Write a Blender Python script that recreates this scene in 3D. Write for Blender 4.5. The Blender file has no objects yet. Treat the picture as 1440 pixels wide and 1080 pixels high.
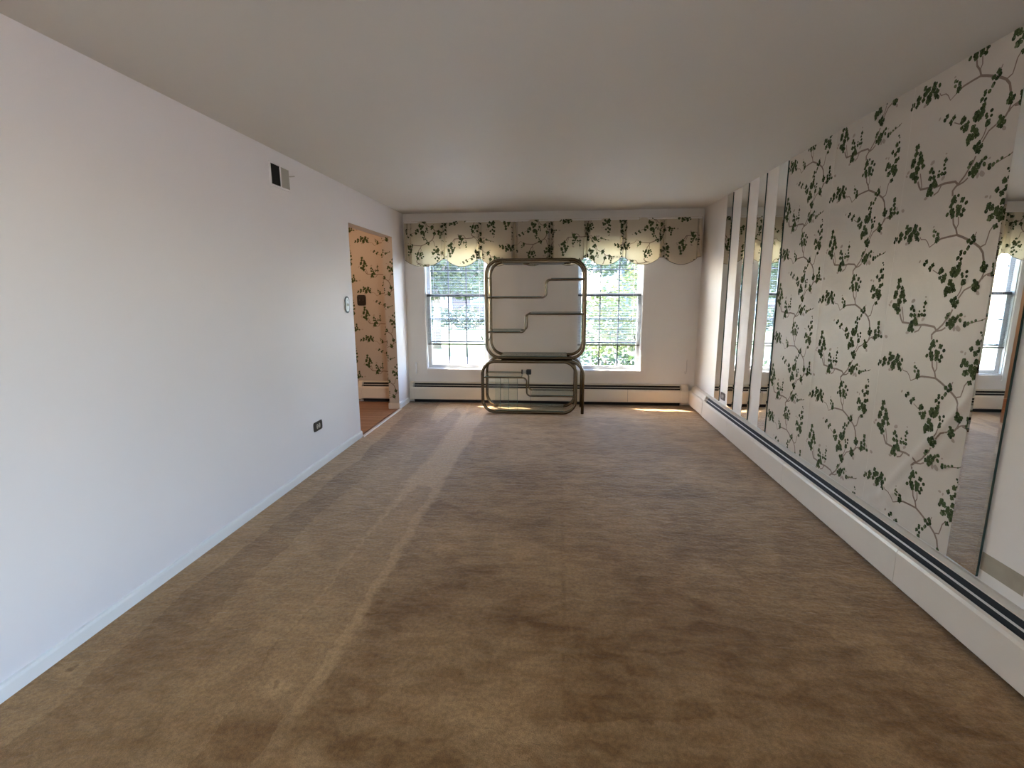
import bpy, bmesh, math, random
from mathutils import Vector, Matrix
random.seed(7)
SC = bpy.context.scene
COL = SC.collection
PI = math.pi

# ------------------------------------------------------------------ camera
CAM_P = (0.0, 0.0, 1.452)
cam_d = bpy.data.cameras.new('camera')
cam_d.sensor_width = 36.0
cam_d.lens = 701.64 / 1440 * 36.0
cam_d.clip_start = 0.05
cam_d.clip_end = 500
cam = bpy.data.objects.new('camera', cam_d)
COL.objects.link(cam)
_F = Vector((-0.09117, 0.97926, -0.18091)); _R = Vector((0.99576, 0.09189, -0.00442)); _U = Vector((-0.01229, 0.18055, 0.98349))
_m = Matrix((_R, _U, -_F)).transposed().to_4x4()
_m.translation = CAM_P
cam.matrix_world = _m
SC.camera = cam

# ------------------------------------------------------------------ world, sun, exposure
SUN_DIR = Vector((0.71, -0.40, -0.77)).normalized()
world = bpy.data.worlds.new('sky'); SC.world = world
world.use_nodes = True
wn = world.node_tree.nodes; wl = world.node_tree.links
wn.clear()
w_out = wn.new('ShaderNodeOutputWorld'); w_bg = wn.new('ShaderNodeBackground'); w_sky = wn.new('ShaderNodeTexSky')
w_sky.sky_type = 'NISHITA'; w_sky.sun_disc = False
w_sky.sun_elevation = math.asin(-SUN_DIR.z)
w_sky.sun_rotation = math.atan2(-SUN_DIR.x, -SUN_DIR.y)
w_sky.air_density = 1.0; w_sky.dust_density = 1.0; w_sky.ozone_density = 1.0
w_bg.inputs['Strength'].default_value = 0.42
wl.new(w_sky.outputs[0], w_bg.inputs['Color']); wl.new(w_bg.outputs[0], w_out.inputs['Surface'])

sun_d = bpy.data.lights.new('sun', 'SUN'); sun_d.energy = 4.0; sun_d.angle = math.radians(0.6); sun_d.color = (1.0, 0.95, 0.86)
sun = bpy.data.objects.new('sun', sun_d); COL.objects.link(sun)
sun.location = (-8, 14, 12)
sun.rotation_euler = SUN_DIR.to_track_quat('-Z', 'Y').to_euler()

SC.view_settings.view_transform = 'Standard'
SC.view_settings.look = 'None'
SC.view_settings.gamma = 1.0
SC.view_settings.use_curve_mapping = False
SC.view_settings.exposure = 4.13
SC.cycles.use_denoising = True
SC.cycles.max_bounces = 14
SC.cycles.diffuse_bounces = 8
SC.cycles.glossy_bounces = 6
SC.cycles.transparent_max_bounces = 24
SC.cycles.sample_clamp_indirect = 6.0

XL, XR, YB, YF, H = -1.998, 1.745, 6.49, -3.6, 2.44

def portal(name, loc, rot, sx, sz):
    d = bpy.data.lights.new(name, 'AREA'); d.shape = 'RECTANGLE'; d.size = sx; d.size_y = sz
    d.cycles.is_portal = True
    o = bpy.data.objects.new(name, d); COL.objects.link(o); o.location = loc; o.rotation_euler = rot
WIN = [(-1.743, -0.910), (0.233, 1.058)]          # window openings in x
WZ0, WZ1 = 0.445, 2.10
SIDE_Y0, SIDE_Y1, SIDE_Z0, SIDE_Z1 = -2.38, -0.95, 0.32, 2.25   # side window behind the camera, in the right wall
for a, b in WIN:
    portal('window_portal', ((a + b) / 2, YB + 0.16, (WZ0 + WZ1) / 2), (PI / 2 * -1, 0, 0), b - a, WZ1 - WZ0)
portal('side_window_portal', (XR + 0.13, (SIDE_Y0 + SIDE_Y1) / 2, (SIDE_Z0 + SIDE_Z1) / 2), (PI / 2, 0, PI / 2), SIDE_Y1 - SIDE_Y0, SIDE_Z1 - SIDE_Z0)

# ------------------------------------------------------------------ materials
def new_mat(name):
    m = bpy.data.materials.new(name); m.use_nodes = True
    return m, m.node_tree.nodes, m.node_tree.links
def pmat(name, col, rough=0.6, metal=0.0, noise=0.0, nscale=8.0, bump=0.0, bscale=200.0, spec=0.5, trans=0.0, tcol=None):
    m, n, l = new_mat(name)
    b = n['Principled BSDF']
    b.inputs['Roughness'].default_value = rough; b.inputs['Metallic'].default_value = metal
    b.inputs['Specular IOR Level'].default_value = spec
    b.inputs['Base Color'].default_value = (*col, 1)
    tc = n.new('ShaderNodeTexCoord')
    if noise > 0:
        t = n.new('ShaderNodeTexNoise'); t.inputs['Scale'].default_value = nscale; t.inputs['Detail'].default_value = 4
        r = n.new('ShaderNodeMapRange'); r.inputs['To Min'].default_value = 1 - noise; r.inputs['To Max'].default_value = 1 + noise
        mx = n.new('ShaderNodeVectorMath'); mx.operation = 'SCALE'; mx.inputs[0].default_value = col
        l.new(tc.outputs['Object'], t.inputs['Vector']); l.new(t.outputs['Fac'], r.inputs['Value'])
        l.new(r.outputs[0], mx.inputs['Scale']); l.new(mx.outputs[0], b.inputs['Base Color'])
    if bump > 0:
        t2 = n.new('ShaderNodeTexNoise'); t2.inputs['Scale'].default_value = bscale; t2.inputs['Detail'].default_value = 3
        bp = n.new('ShaderNodeBump'); bp.inputs['Strength'].default_value = bump; bp.inputs['Distance'].default_value = 0.002
        l.new(tc.outputs['Object'], t2.inputs['Vector']); l.new(t2.outputs['Fac'], bp.inputs['Height']); l.new(bp.outputs[0], b.inputs['Normal'])
    if trans > 0:
        tr = n.new('ShaderNodeBsdfTranslucent'); tr.inputs['Color'].default_value = (*(tcol or col), 1)
        ms = n.new('ShaderNodeMixShader'); ms.inputs[0].default_value = trans
        out = n['Material Output']
        l.new(b.outputs[0], ms.inputs[1]); l.new(tr.outputs[0], ms.inputs[2]); l.new(ms.outputs[0], out.inputs['Surface'])
    return m
def glass_mat(name, tint, refl=1.0, ior=1.5):
    m, n, l = new_mat(name)
    n.remove(n['Principled BSDF'])
    t = n.new('ShaderNodeBsdfTransparent'); t.inputs[0].default_value = (*tint, 1)
    g = n.new('ShaderNodeBsdfGlossy'); g.inputs['Roughness'].default_value = 0.0
    f = n.new('ShaderNodeFresnel')
    gm = n.new('ShaderNodeNewGeometry'); mr = n.new('ShaderNodeMapRange'); mr.inputs['To Min'].default_value = ior; mr.inputs['To Max'].default_value = 1/ior
    l.new(gm.outputs['Backfacing'], mr.inputs['Value']); l.new(mr.outputs[0], f.inputs[0])
    k = n.new('ShaderNodeMath'); k.operation = 'MULTIPLY'; k.inputs[1].default_value = refl
    ms = n.new('ShaderNodeMixShader')
    l.new(f.outputs[0], k.inputs[0]); l.new(k.outputs[0], ms.inputs[0]); l.new(t.outputs[0], ms.inputs[1]); l.new(g.outputs[0], ms.inputs[2])
    l.new(ms.outputs[0], n['Material Output'].inputs['Surface'])
    return m

M = {}
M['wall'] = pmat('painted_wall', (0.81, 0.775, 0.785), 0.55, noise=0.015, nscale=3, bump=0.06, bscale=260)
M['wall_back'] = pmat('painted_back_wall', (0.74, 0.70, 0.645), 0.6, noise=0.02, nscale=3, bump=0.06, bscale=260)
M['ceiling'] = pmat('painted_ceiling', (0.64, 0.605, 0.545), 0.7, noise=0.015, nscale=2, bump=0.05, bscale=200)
M['trim'] = pmat('white_trim_paint', (0.80, 0.80, 0.79), 0.4, noise=0.02, nscale=6)
M['casing'] = pmat('casing_paint', (0.74, 0.70, 0.65), 0.45, noise=0.02, nscale=6)
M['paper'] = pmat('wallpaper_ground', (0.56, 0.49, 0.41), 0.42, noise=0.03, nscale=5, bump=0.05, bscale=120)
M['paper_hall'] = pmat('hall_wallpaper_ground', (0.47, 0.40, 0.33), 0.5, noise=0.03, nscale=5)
M['leaf_a'] = pmat('ivy_ink_dark_green', (0.029, 0.042, 0.013), 0.8, spec=0.15)
M['leaf_b'] = pmat('ivy_ink_green', (0.058, 0.078, 0.026), 0.8, spec=0.15)
M['leaf_c'] = pmat('ivy_ink_pale_green', (0.13, 0.15, 0.07), 0.8, spec=0.15)
M['leaf_p'] = pmat('ivy_ink_faded', (0.36, 0.28, 0.22), 0.5)
M['stem'] = pmat('ivy_ink_brown', (0.21, 0.14, 0.10), 0.5)
INK = ['leaf_a', 'leaf_b', 'leaf_c', 'leaf_p', 'stem']
M['heater'] = pmat('heater_enamel', (0.70, 0.615, 0.505), 0.35, noise=0.03, nscale=7)
M['heater_top'] = pmat('heater_top_enamel', (0.60, 0.54, 0.45), 0.4, noise=0.05, nscale=9)
M['dark'] = pmat('dark_interior', (0.012, 0.011, 0.010), 0.8)
M['damper'] = pmat('damper_metal', (0.55, 0.50, 0.44), 0.5)
M['mirror'] = pmat('mirror_silver', (0.86, 0.88, 0.86), 0.0, metal=1.0)
M['mirror_edge'] = pmat('mirror_glass_edge', (0.03, 0.065, 0.055), 0.15)
M['brass'] = pmat('aged_brass', (0.17, 0.132, 0.085), 0.25, metal=1.0, noise=0.12, nscale=9)
M['brass_dark'] = pmat('brass_underside', (0.05, 0.04, 0.03), 0.5, metal=0.5)
M['black'] = pmat('black_plastic', (0.015, 0.014, 0.013), 0.4)
M['bronze'] = pmat('dark_bronze', (0.025, 0.020, 0.016), 0.35, metal=0.4, noise=0.3, nscale=60)
M['ivory'] = pmat('ivory_plastic', (0.52, 0.47, 0.40), 0.35)
M['silver'] = pmat('silver_plate', (0.60, 0.62, 0.62), 0.3, metal=0.6)
M['brown_plate'] = pmat('brown_plate', (0.075, 0.045, 0.035), 0.4)
M['vent_grey'] = pmat('vent_grey', (0.42, 0.385, 0.34), 0.5)
M['cloth'] = pmat('valance_cloth', (0.56, 0.505, 0.43), 0.8, noise=0.03, nscale=20, bump=0.1, bscale=500, spec=0.1, trans=0.40, tcol=(0.62, 0.49, 0.27))
M['cloth_dark'] = pmat('valance_lining_edge', (0.10, 0.085, 0.07), 0.8)
M['slat'] = pmat('blind_slat', (0.30, 0.31, 0.32), 0.5, trans=0.12)
M['rail'] = pmat('blind_rail', (0.20, 0.195, 0.19), 0.4)
M['cord'] = pmat('cord', (0.55, 0.52, 0.47), 0.7)
M['frame'] = pmat('window_vinyl', (0.72, 0.72, 0.71), 0.4)
M['muntin'] = pmat('window_grille', (0.04, 0.043, 0.05), 0.6)
M['glass'] = glass_mat('window_glass', (0.95, 0.95, 0.96), 0.7)
M['shelf_glass'] = glass_mat('shelf_glass', (0.925, 0.96, 0.945), 0.7)
M['pane_glass'] = glass_mat('loose_pane_glass', (0.945, 0.97, 0.96), 1.0)
M['glass_edge'] = pmat('shelf_glass_edge', (0.10, 0.17, 0.15), 0.1)
M['residue'] = pmat('old_adhesive', (0.34, 0.285, 0.205), 0.7, noise=0.18, nscale=18)
M['plank'] = pmat('hall_oak', (0.30, 0.155, 0.085), 0.38, noise=0.15, nscale=12)
M['plank2'] = pmat('hall_oak_light', (0.36, 0.20, 0.115), 0.38, noise=0.15, nscale=12)
M['hall_base'] = pmat('hall_base_paint', (0.62, 0.52, 0.42), 0.5)
M['threshold'] = pmat('threshold_strip', (0.62, 0.55, 0.44), 0.35)
M['bulb'] = pmat('fill_lamp_globe', (0.9, 0.85, 0.75), 0.4)  # glowing globe of the lamp added in the hall
_b = M['bulb'].node_tree.nodes['Principled BSDF']; _b.inputs['Emission Color'].default_value = (1, 0.72, 0.45, 1); _b.inputs['Emission Strength'].default_value = 0.6
M['grass'] = pmat('lawn_grass', (0.060, 0.085, 0.02), 0.9, noise=0.3, nscale=1.5)
M['concrete'] = pmat('drive_concrete', (0.40, 0.39, 0.37), 0.9, noise=0.06, nscale=2)
M['bounce_ground'] = pmat('added_bounce_ground', (0.55, 0.44, 0.33), 0.9, noise=0.06, nscale=2)  # warm colour chosen for its bounce light
M['brick'] = pmat('neighbour_brick', (0.085, 0.062, 0.062), 0.9, noise=0.15, nscale=4)
M['siding'] = pmat('blue_grey_siding', (0.055, 0.075, 0.115), 0.7, noise=0.1, nscale=3)
M['wall_right'] = pmat('painted_right_wall', (0.73, 0.675, 0.61), 0.55, noise=0.02, nscale=3, bump=0.06, bscale=260)
M['roof'] = pmat('neighbour_roof', (0.055, 0.058, 0.075), 0.9, noise=0.2, nscale=3)
M['white'] = pmat('white_siding', (0.42, 0.44, 0.47), 0.6)
M['blue_glass'] = pmat('neighbour_window_glass', (0.08, 0.11, 0.15), 0.1)
M['leaf1'] = pmat('tree_leaf', (0.034, 0.056, 0.015), 0.6, noise=0.35, nscale=0.9, trans=0.4)
M['leaf2'] = pmat('tree_leaf_yellow', (0.070, 0.082, 0.018), 0.6, noise=0.35, nscale=1.1, trans=0.4)
M['leaf3'] = pmat('tree_leaf_dark', (0.019, 0.033, 0.015), 0.6, noise=0.35, nscale=1.1, trans=0.35)
M['bark'] = pmat('tree_bark', (0.14, 0.11, 0.085), 0.9, noise=0.2, nscale=6)

def carpet_material():
    m, n, l = new_mat('brown_carpet')
    b = n['Principled BSDF']; b.inputs['Roughness'].default_value = 0.72; b.inputs['Specular IOR Level'].default_value = 0.22
    b.inputs['Sheen Weight'].default_value = 0.65; b.inputs['Sheen Tint'].default_value = (1.0, 0.95, 0.86, 1); b.inputs['Sheen Roughness'].default_value = 0.28
    tc = n.new('ShaderNodeTexCoord'); P = tc.outputs['Object']
    sep = n.new('ShaderNodeSeparateXYZ'); l.new(P, sep.inputs[0])
    def noise(scale_vec, scale, detail=3, dist=0.0):
        mp = n.new('ShaderNodeMapping'); mp.inputs['Scale'].default_value = scale_vec
        t = n.new('ShaderNodeTexNoise'); t.noise_dimensions = '2D'; t.inputs['Scale'].default_value = scale; t.inputs['Detail'].default_value = detail
        t.inputs['Distortion'].default_value = dist
        l.new(P, mp.inputs['Vector']); l.new(mp.outputs[0], t.inputs['Vector'])
        return t.outputs['Fac']
    def rng(v, a, bb, c=0.0, d=1.0, smooth=True):
        r = n.new('ShaderNodeMapRange'); r.interpolation_type = 'SMOOTHSTEP' if smooth else 'LINEAR'
        r.inputs['From Min'].default_value = a; r.inputs['From Max'].default_value = bb; r.inputs['To Min'].default_value = c; r.inputs['To Max'].default_value = d
        l.new(v, r.inputs['Value']); return r.outputs[0]
    def math_(op, a, bb):
        k = n.new('ShaderNodeMath'); k.operation = op
        for i, v in enumerate((a, bb)):
            if isinstance(v, (int, float)): k.inputs[i].default_value = v
            else: l.new(v, k.inputs[i])
        return k.outputs[0]
    X, Y = sep.outputs['X'], sep.outputs['Y']
    wob = rng(noise((1, 1, 1), 2.6, 4), 0, 1, -0.12, 0.12, False)
    wob2 = rng(noise((1, 1, 1), 14.0, 3), 0, 1, -0.03, 0.03, False)
    Xw = math_('ADD', math_('ADD', X, math_('MULTIPLY', wob, 0.3)), wob2)
    Yw = math_('ADD', math_('ADD', Y, wob), wob2)
    cmb = n.new('ShaderNodeCombineXYZ'); l.new(Xw, cmb.inputs[0]); l.new(Yw, cmb.inputs[1])
    def cells(sv, rand):
        mp = n.new('ShaderNodeMapping'); mp.inputs['Scale'].default_value = sv; l.new(cmb.outputs[0], mp.inputs['Vector'])
        t = n.new('ShaderNodeTexVoronoi'); t.voronoi_dimensions = '2D'; t.distance = 'MINKOWSKI'; t.inputs['Exponent'].default_value = 6
        t.inputs['Scale'].default_value = 1.0; t.inputs['Randomness'].default_value = rand
        l.new(mp.outputs[0], t.inputs['Vector'])
        q = n.new('ShaderNodeSeparateColor'); l.new(t.outputs['Color'], q.inputs[0]); return q.outputs[0]
    tracks = cells((4.6, 0.48, 1), 0.7)                                   # vacuum tracks down the room
    patches = cells((0.9, 3.1, 1), 0.8)                                    # vacuum tracks across the room
    streak = rng(noise((1.5, 9.0, 1), 1.0, 5, 0.8), 0.32, 0.68)
    blot = rng(noise((1, 1, 1), 1.9, 5, 0.8), 0.30, 0.70)
    mott = rng(noise((1, 1.7, 1), 8.0, 6, 0.5), 0.28, 0.72)
    left = rng(Xw, -0.90, -0.86, 1, 0)
    lw = math_('ADD', math_('ADD', math_('MULTIPLY', tracks, 0.50), math_('MULTIPLY', blot, 0.18)), math_('MULTIPLY', mott, 0.18))
    cw = math_('ADD', math_('ADD', math_('MULTIPLY', patches, 0.15), math_('MULTIPLY', blot, 0.26)), math_('ADD', math_('MULTIPLY', streak, 0.15), math_('MULTIPLY', mott, 0.24)))
    mixf = n.new('ShaderNodeMix'); l.new(left, mixf.inputs['Factor']); l.new(cw, mixf.inputs[2]); l.new(lw, mixf.inputs[3])
    band = math_('MULTIPLY', math_('MULTIPLY', rng(Xw, -1.17, -1.13), rng(Xw, -0.88, -0.85, 1, 0)), rng(Y, 1.3, 1.6))   # pale straight track
    v = math_('ADD', math_('ADD', mixf.outputs[0], 0.05), math_('MULTIPLY', band, 0.28))
    seam = math_('MULTIPLY', math_('MULTIPLY', rng(math_('ABSOLUTE', math_('ADD', math_('ADD', X, -0.04), math_('MULTIPLY', wob2, 0.6)), 0), 0.0, 0.022, 1, 0), 0.14), blot)
    v = math_('SUBTRACT', v, seam)
    for (dx_, dy_, dr_) in ((-1.041, 1.56, 0.085), (-1.898, 1.565, 0.07), (-1.854, 3.63, 0.10), (-1.145, 3.6, 0.09)):   # furniture dents
        dd = n.new('ShaderNodeVectorMath'); dd.operation = 'DISTANCE'; l.new(cmb.outputs[0], dd.inputs[0]); dd.inputs[1].default_value = (dx_, dy_, 0)
        v = math_('ADD', v, math_('MULTIPLY', rng(dd.outputs['Value'], dr_*0.35, dr_, 1, 0), 0.22))
        v = math_('SUBTRACT', v, math_('MULTIPLY', rng(dd.outputs['Value'], dr_*0.12, dr_*0.32, 1, 0), 0.40))
    ramp = n.new('ShaderNodeValToRGB')
    ramp.color_ramp.elements[0].position = 0.10; ramp.color_ramp.elements[0].color = (0.180, 0.087, 0.024, 1)
    ramp.color_ramp.elements[1].position = 0.85; ramp.color_ramp.elements[1].color = (0.45, 0.276, 0.125, 1)
    l.new(v, ramp.inputs[0])
    gr = math_('MULTIPLY', rng(noise((1, 1, 1), 230.0, 3), 0.25, 0.75, 0.80, 1.20, False), rng(noise((1, 1, 1), 60.0, 4), 0.25, 0.75, 0.80, 1.20, False))
    sc = n.new('ShaderNodeVectorMath'); sc.operation = 'SCALE'; l.new(ramp.outputs[0], sc.inputs[0]); l.new(gr, sc.inputs['Scale'])
    l.new(sc.outputs[0], b.inputs['Base Color'])
    h1 = noise((1, 1, 1), 300.0, 2); h2 = noise((1.0, 1.8, 1), 16.0, 6, 0.4)
    hh = math_('ADD', math_('MULTIPLY', h1, 0.25), h2)
    bp = n.new('ShaderNodeBump'); bp.inputs['Strength'].default_value = 0.5; bp.inputs['Distance'].default_value = 0.012
    l.new(hh, bp.inputs['Height']); l.new(bp.outputs[0], b.inputs['Normal'])
    return m
M['carpet'] = carpet_material()

# ------------------------------------------------------------------ mesh helpers
class MB:
    def __init__(s): s.v = []; s.f = []; s.m = []; s.sm = []
    def face(s, idx, mi=0, smooth=False): s.f.append(tuple(idx)); s.m.append(mi); s.sm.append(smooth)
    def quad(s, a, b, c, d, mi=0):
        i = len(s.v); s.v += [tuple(a), tuple(b), tuple(c), tuple(d)]; s.face((i, i+1, i+2, i+3), mi)
    def box(s, x0, y0, z0, x1, y1, z1, mi=0, bev=0.0):
        if bev > 0:
            bm = bmesh.new()
            bmesh.ops.create_cube(bm, size=1.0, matrix=Matrix.Translation(((x0+x1)/2, (y0+y1)/2, (z0+z1)/2)) @ Matrix.Diagonal((x1-x0, y1-y0, z1-z0, 1)))
            bmesh.ops.bevel(bm, geom=bm.edges[:], offset=bev, segments=2, affect='EDGES')
            i = len(s.v); bm.verts.index_update()
            s.v += [tuple(v.co) for v in bm.verts]
            for f in bm.faces: s.face([i + v.index for v in f.verts], mi)
            bm.free(); return s
        i = len(s.v)
        s.v += [(x, y, z) for z in (z0, z1) for y in (y0, y1) for x in (x0, x1)]
        for q in ((0,2,3,1), (4,5,7,6), (0,1,5,4), (2,6,7,3), (0,4,6,2), (1,3,7,5)): s.face([i+k for k in q], mi)
        return s
    def tube(s, pts, r, n=10, closed=False, cap=True, mi=0, r2=None):
        pts = [Vector(p) for p in pts]; N = len(pts); i0 = len(s.v)
        up = None
        for k, p in enumerate(pts):
            if closed: t = pts[(k+1) % N] - pts[k-1]
            else: t = pts[min(k+1, N-1)] - pts[max(k-1, 0)]
            t.normalize()
            if up is None:
                up = Vector((0, 1, 0)) if abs(t.y) < 0.9 else Vector((1, 0, 0))
            a = up - t * up.dot(t); a.normalize(); b = t.cross(a); up = a
            rr = r if r2 is None else r + (r2 - r) * k / (N - 1)
            for j in range(n):
                th = 2*PI*j/n
                s.v.append(tuple(p + (a*math.cos(th) + b*math.sin(th))*rr))
        for k in range(N if closed else N-1):
            for j in range(n):
                a = i0 + k*n + j; b = i0 + k*n + (j+1) % n; k2 = (k+1) % N
                s.face((a, b, i0 + k2*n + (j+1) % n, i0 + k2*n + j), mi, True)
        if cap and not closed:
            s.face([i0 + j for j in range(n)][::-1], mi); s.face([i0 + (N-1)*n + j for j in range(n)], mi)
        return s
    def lathe(s, prof, c, n=20, axis='Z', mi=0):
        i0 = len(s.v)
        for r, h in prof:
            for j in range(n):
                th = 2*PI*j/n; a, b = r*math.cos(th), r*math.sin(th)
                s.v.append({'Z': (c[0]+a, c[1]+b, c[2]+h), 'Y': (c[0]+a, c[1]+h, c[2]+b), 'X': (c[0]+h, c[1]+a, c[2]+b)}[axis])
        for k in range(len(prof)-1):
            for j in range(n):
                s.face((i0+k*n+j, i0+k*n+(j+1) % n, i0+(k+1)*n+(j+1) % n, i0+(k+1)*n+j), mi, True)
        s.face([i0+j for j in range(n)][::-1], mi); s.face([i0+(len(prof)-1)*n+j for j in range(n)], mi)
        return s
    def prism(s, poly, fn, mi=0):
        """poly: list of 2D points; fn(u, v, side) -> 3D, side 0/1"""
        n = len(poly); i = len(s.v)
        s.v += [tuple(fn(u, v, 0)) for u, v in poly] + [tuple(fn(u, v, 1)) for u, v in poly]
        s.face(range(i, i+n), mi); s.face(list(range(i+n, i+2*n))[::-1], mi)
        for k in range(n): s.face((i+k, i+n+k, i+n+(k+1) % n, i+(k+1) % n), mi)
        return s
    def build(s, name, mats, parent=None, fix=True):
        me = bpy.data.meshes.new(name)
        me.from_pydata(s.v, [], s.f)
        if isinstance(mats, str): mats = [mats]
        for k in mats: me.materials.append(M[k])
        me.polygons.foreach_set('material_index', s.m); me.polygons.foreach_set('use_smooth', s.sm)
        if fix:
            bm = bmesh.new(); bm.from_mesh(me); bmesh.ops.recalc_face_normals(bm, faces=bm.faces); bm.to_mesh(me); bm.free()
        me.update()
        return link(name, me, parent)
def link(name, data, parent=None):
    o = bpy.data.objects.new(name, data); COL.objects.link(o)
    if parent is not None:
        o.parent = parent
        if parent.type == 'EMPTY': o.matrix_parent_inverse = Matrix.Translation(-parent.location)
    return o
def tag(o, label=None, cat=None, group=None, kind=None):
    if label: o['label'] = label
    if cat: o['category'] = cat
    if group: o['group'] = group
    if kind: o['kind'] = kind
    return o
def thing(name, label, cat, group=None, loc=(0, 0, 0)):
    o = bpy.data.objects.new(name, None); COL.objects.link(o); o.location = loc; o.empty_display_size = 0.1
    return tag(o, label, cat, group)
def structure(name, label=None, cat=None):
    o = bpy.data.objects.new(name, None); COL.objects.link(o); o.empty_display_size = 0.1
    return tag(o, label, cat, kind='structure')
def arc(cx, cz, r, a0, a1, n=8):
    return [(cx + r*math.cos(a0 + (a1-a0)*k/n), cz + r*math.sin(a0 + (a1-a0)*k/n)) for k in range(n+1)]
def wall_cells(us, vs, holes):
    out = []
    for i in range(len(us)-1):
        for j in range(len(vs)-1):
            c = ((us[i]+us[i+1])/2, (vs[j]+vs[j+1])/2)
            if not any(h[0] < c[0] < h[1] and h[2] < c[1] < h[3] for h in holes): out.append((us[i], us[i+1], vs[j], vs[j+1]))
    return out
LEAVES= [(-53,152,170),(-67,133,113),(-32,171,75),(-5,148,123),(19,133,87),(-21,115,170),(-55,106,163),(-82,97,93),(-49,86,112),(-19,94,149),(2,85,98),(9,104,107),(-53,164,126),(-151,34,77),(-139,29,65),(-147,12,82),(-123,16,97),(-122,-7,150),(-126,-15,108),(-156,53,-44),(85,-17,116),(94,-32,84),(62,-31,104),(80,-41,84),(68,-58,85),(64,-64,76),(52,-79,86),(31,-76,97),(31,-84,68),(19,-98,89),(37,-105,78),(15,-106,49),(35,-124,107),(30,-136,127),(31,-155,137),(4,-148,140),(2,-165,160),(20,-172,119),(-8,-160,101),(160,-127,89),(173,-145,115),(156,-145,112),(179,-140,62),(163,-157,89),(151,-156,63),(170,-163,62),(169,157,108),(193,141,127),(212,156,146),(198,185,105),(141,99,142),(131,80,89),(157,91,131),(182,83,120),(180,69,129),(160,52,158),(149,46,80),(197,55,145),(214,56,126),(206,76,127),(205,106,127),(221,112,104),(204,39,106),(189,14,121),(121,139,-63),(141,134,-53),(-171,-104,112),(-182,-117,90),(-142,-137,110),(-126,-122,109),(-140,-146,66),(-68,-149,147),(-76,-158,105),(-47,-181,145),(-71,-182,95),(-50,-194,135),(-40,-172,103),(55,-169,77),(60,-180,67),(80,-160,76),(82,-180,66),(70,-203,134),(-343,75,111),(-331,55,170),(-315,63,121),(-281,68,154),(-284,50,170),(-247,55,93),(-262,28,170),(-263,15,129),(-308,29,169),(-311,10,170),(-347,26,124),(-380,41,164),(-380,22,126),(-389,10,102),(-414,23,129),(-423,9,91),(-329,-7,-92),(-247,4,82),(-340,46,148),(-216,-101,-58),(-4,-203,151),(11,-220,140),(-3,-237,151),(20,-238,124),(-22,-242,143),(-22,-259,102),(-22,-229,102),(71,-204,124),(64,-210,87),(18,-283,100),(38,-274,108),(53,-289,107),(35,-298,138),(45,-308,98),(24,-287,99),(128,-199,83),(138,-214,137),(151,-226,90),(128,-228,115),(124,-217,83),(155,-250,-81),(140,-238,82),(10,-347,91),(4,-360,81),(18,-340,60),(44,-358,99),(57,-368,117),(30,-372,120),(16,-388,111),(38,-385,149),(36,-402,100),(51,-393,98),(70,-350,77),(85,-343,86),(85,-367,86),(64,-357,78),(113,-376,75),(113,-388,85),(130,-379,84),(149,-371,64),(168,-363,63),(200,-360,40),(81,-403,-116),(59,-405,-88),(108,-349,-47),(205,-411,53),(212,-422,44),(196,-453,111),(214,-445,70),(-344,-189,157),(-345,-219,157),(-317,-226,111),(-358,-251,159),(-362,-269,140),(-309,-249,160),(-317,-264,155),(-298,-268,123),(-323,-291,170),(-286,-290,122),(-356,-315,153),(-327,-306,156),(-342,-327,139),(-325,-339,163),(-326,-351,113),(-368,-317,90),(-388,-297,-78),(-396,-313,-65),(-223,-318,94),(-231,-328,95),(-209,-335,93),(-225,-359,118),(-201,-358,116),(-170,-357,102),(-151,-353,90),(-134,-355,89),(-138,-334,78),(-144,-316,67),(-139,-297,111),(-171,-338,57),(-141,-269,-44),(-195,-385,162),(-210,-400,164),(-183,-396,127),(-220,-420,165),(-204,-429,129),(-225,-430,118),(-236,-446,-84),(-140,-374,-89),(-222,-289,-105),(-467,-413,123),(-466,-437,110),(-488,-458,125),(-460,-458,110),(-483,-485,170),(-485,-496,125),(-456,-480,109),(-431,-483,94),(-391,-479,-92),(-440,-462,-68)]
BRANCH= [(7,[(-42,220),(-57,211),(-71,197),(-66,175)]),(7,[(-44,-422),(-63,-405),(-128,-400),(-181,-405),(-238,-399),(-283,-397),(-297,-380),(-310,-356)]),(4,[(-277,-394),(-279,-379),(-300,-320)]),(5,[(-147,-406),(-162,-430),(-188,-440)]),(6,[(-46,-422),(-13,-392),(3,-369),(22,-346),(32,-322)]),(5,[(55,-274),(68,-255),(80,-238),(114,-223)]),(4,[(47,-263),(58,-246),(65,-221)]),(5,[(-43,-424),(-14,-417),(7,-404)]),(4,[(152,-208),(165,-188)]),(6,[(-45,81),(-37,51),(-17,27),(-6,1)]),(4,[(-14,79),(-8,47),(-17,29)]),(6,[(-6,1),(-48,-1),(-95,-5),(-112,-10)]),(3,[(-132,-21),(-166,-38),(-184,-12),(-200,1),(-230,4),(-240,17)]),(7,[(-6,1),(26,-11),(56,-24),(102,-47),(127,-63),(147,-86),(158,-119)]),(4,[(127,-63),(153,-53),(158,-32),(164,-2),(177,16)]),(5,[(168,-167),(162,-187),(147,-210),(136,-216)]),(4,[(162,-187),(186,-174),(213,-167)]),(3,[(187,-179),(217,-184)]),(3,[(-122,-145),(-87,-162)]),(3,[(-539,-514),(-525,-496),(-485,-496)]),(3,[(130,-379),(200,-360),(213,-352)]),(3,[(92,-14),(99,3)])]

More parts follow.
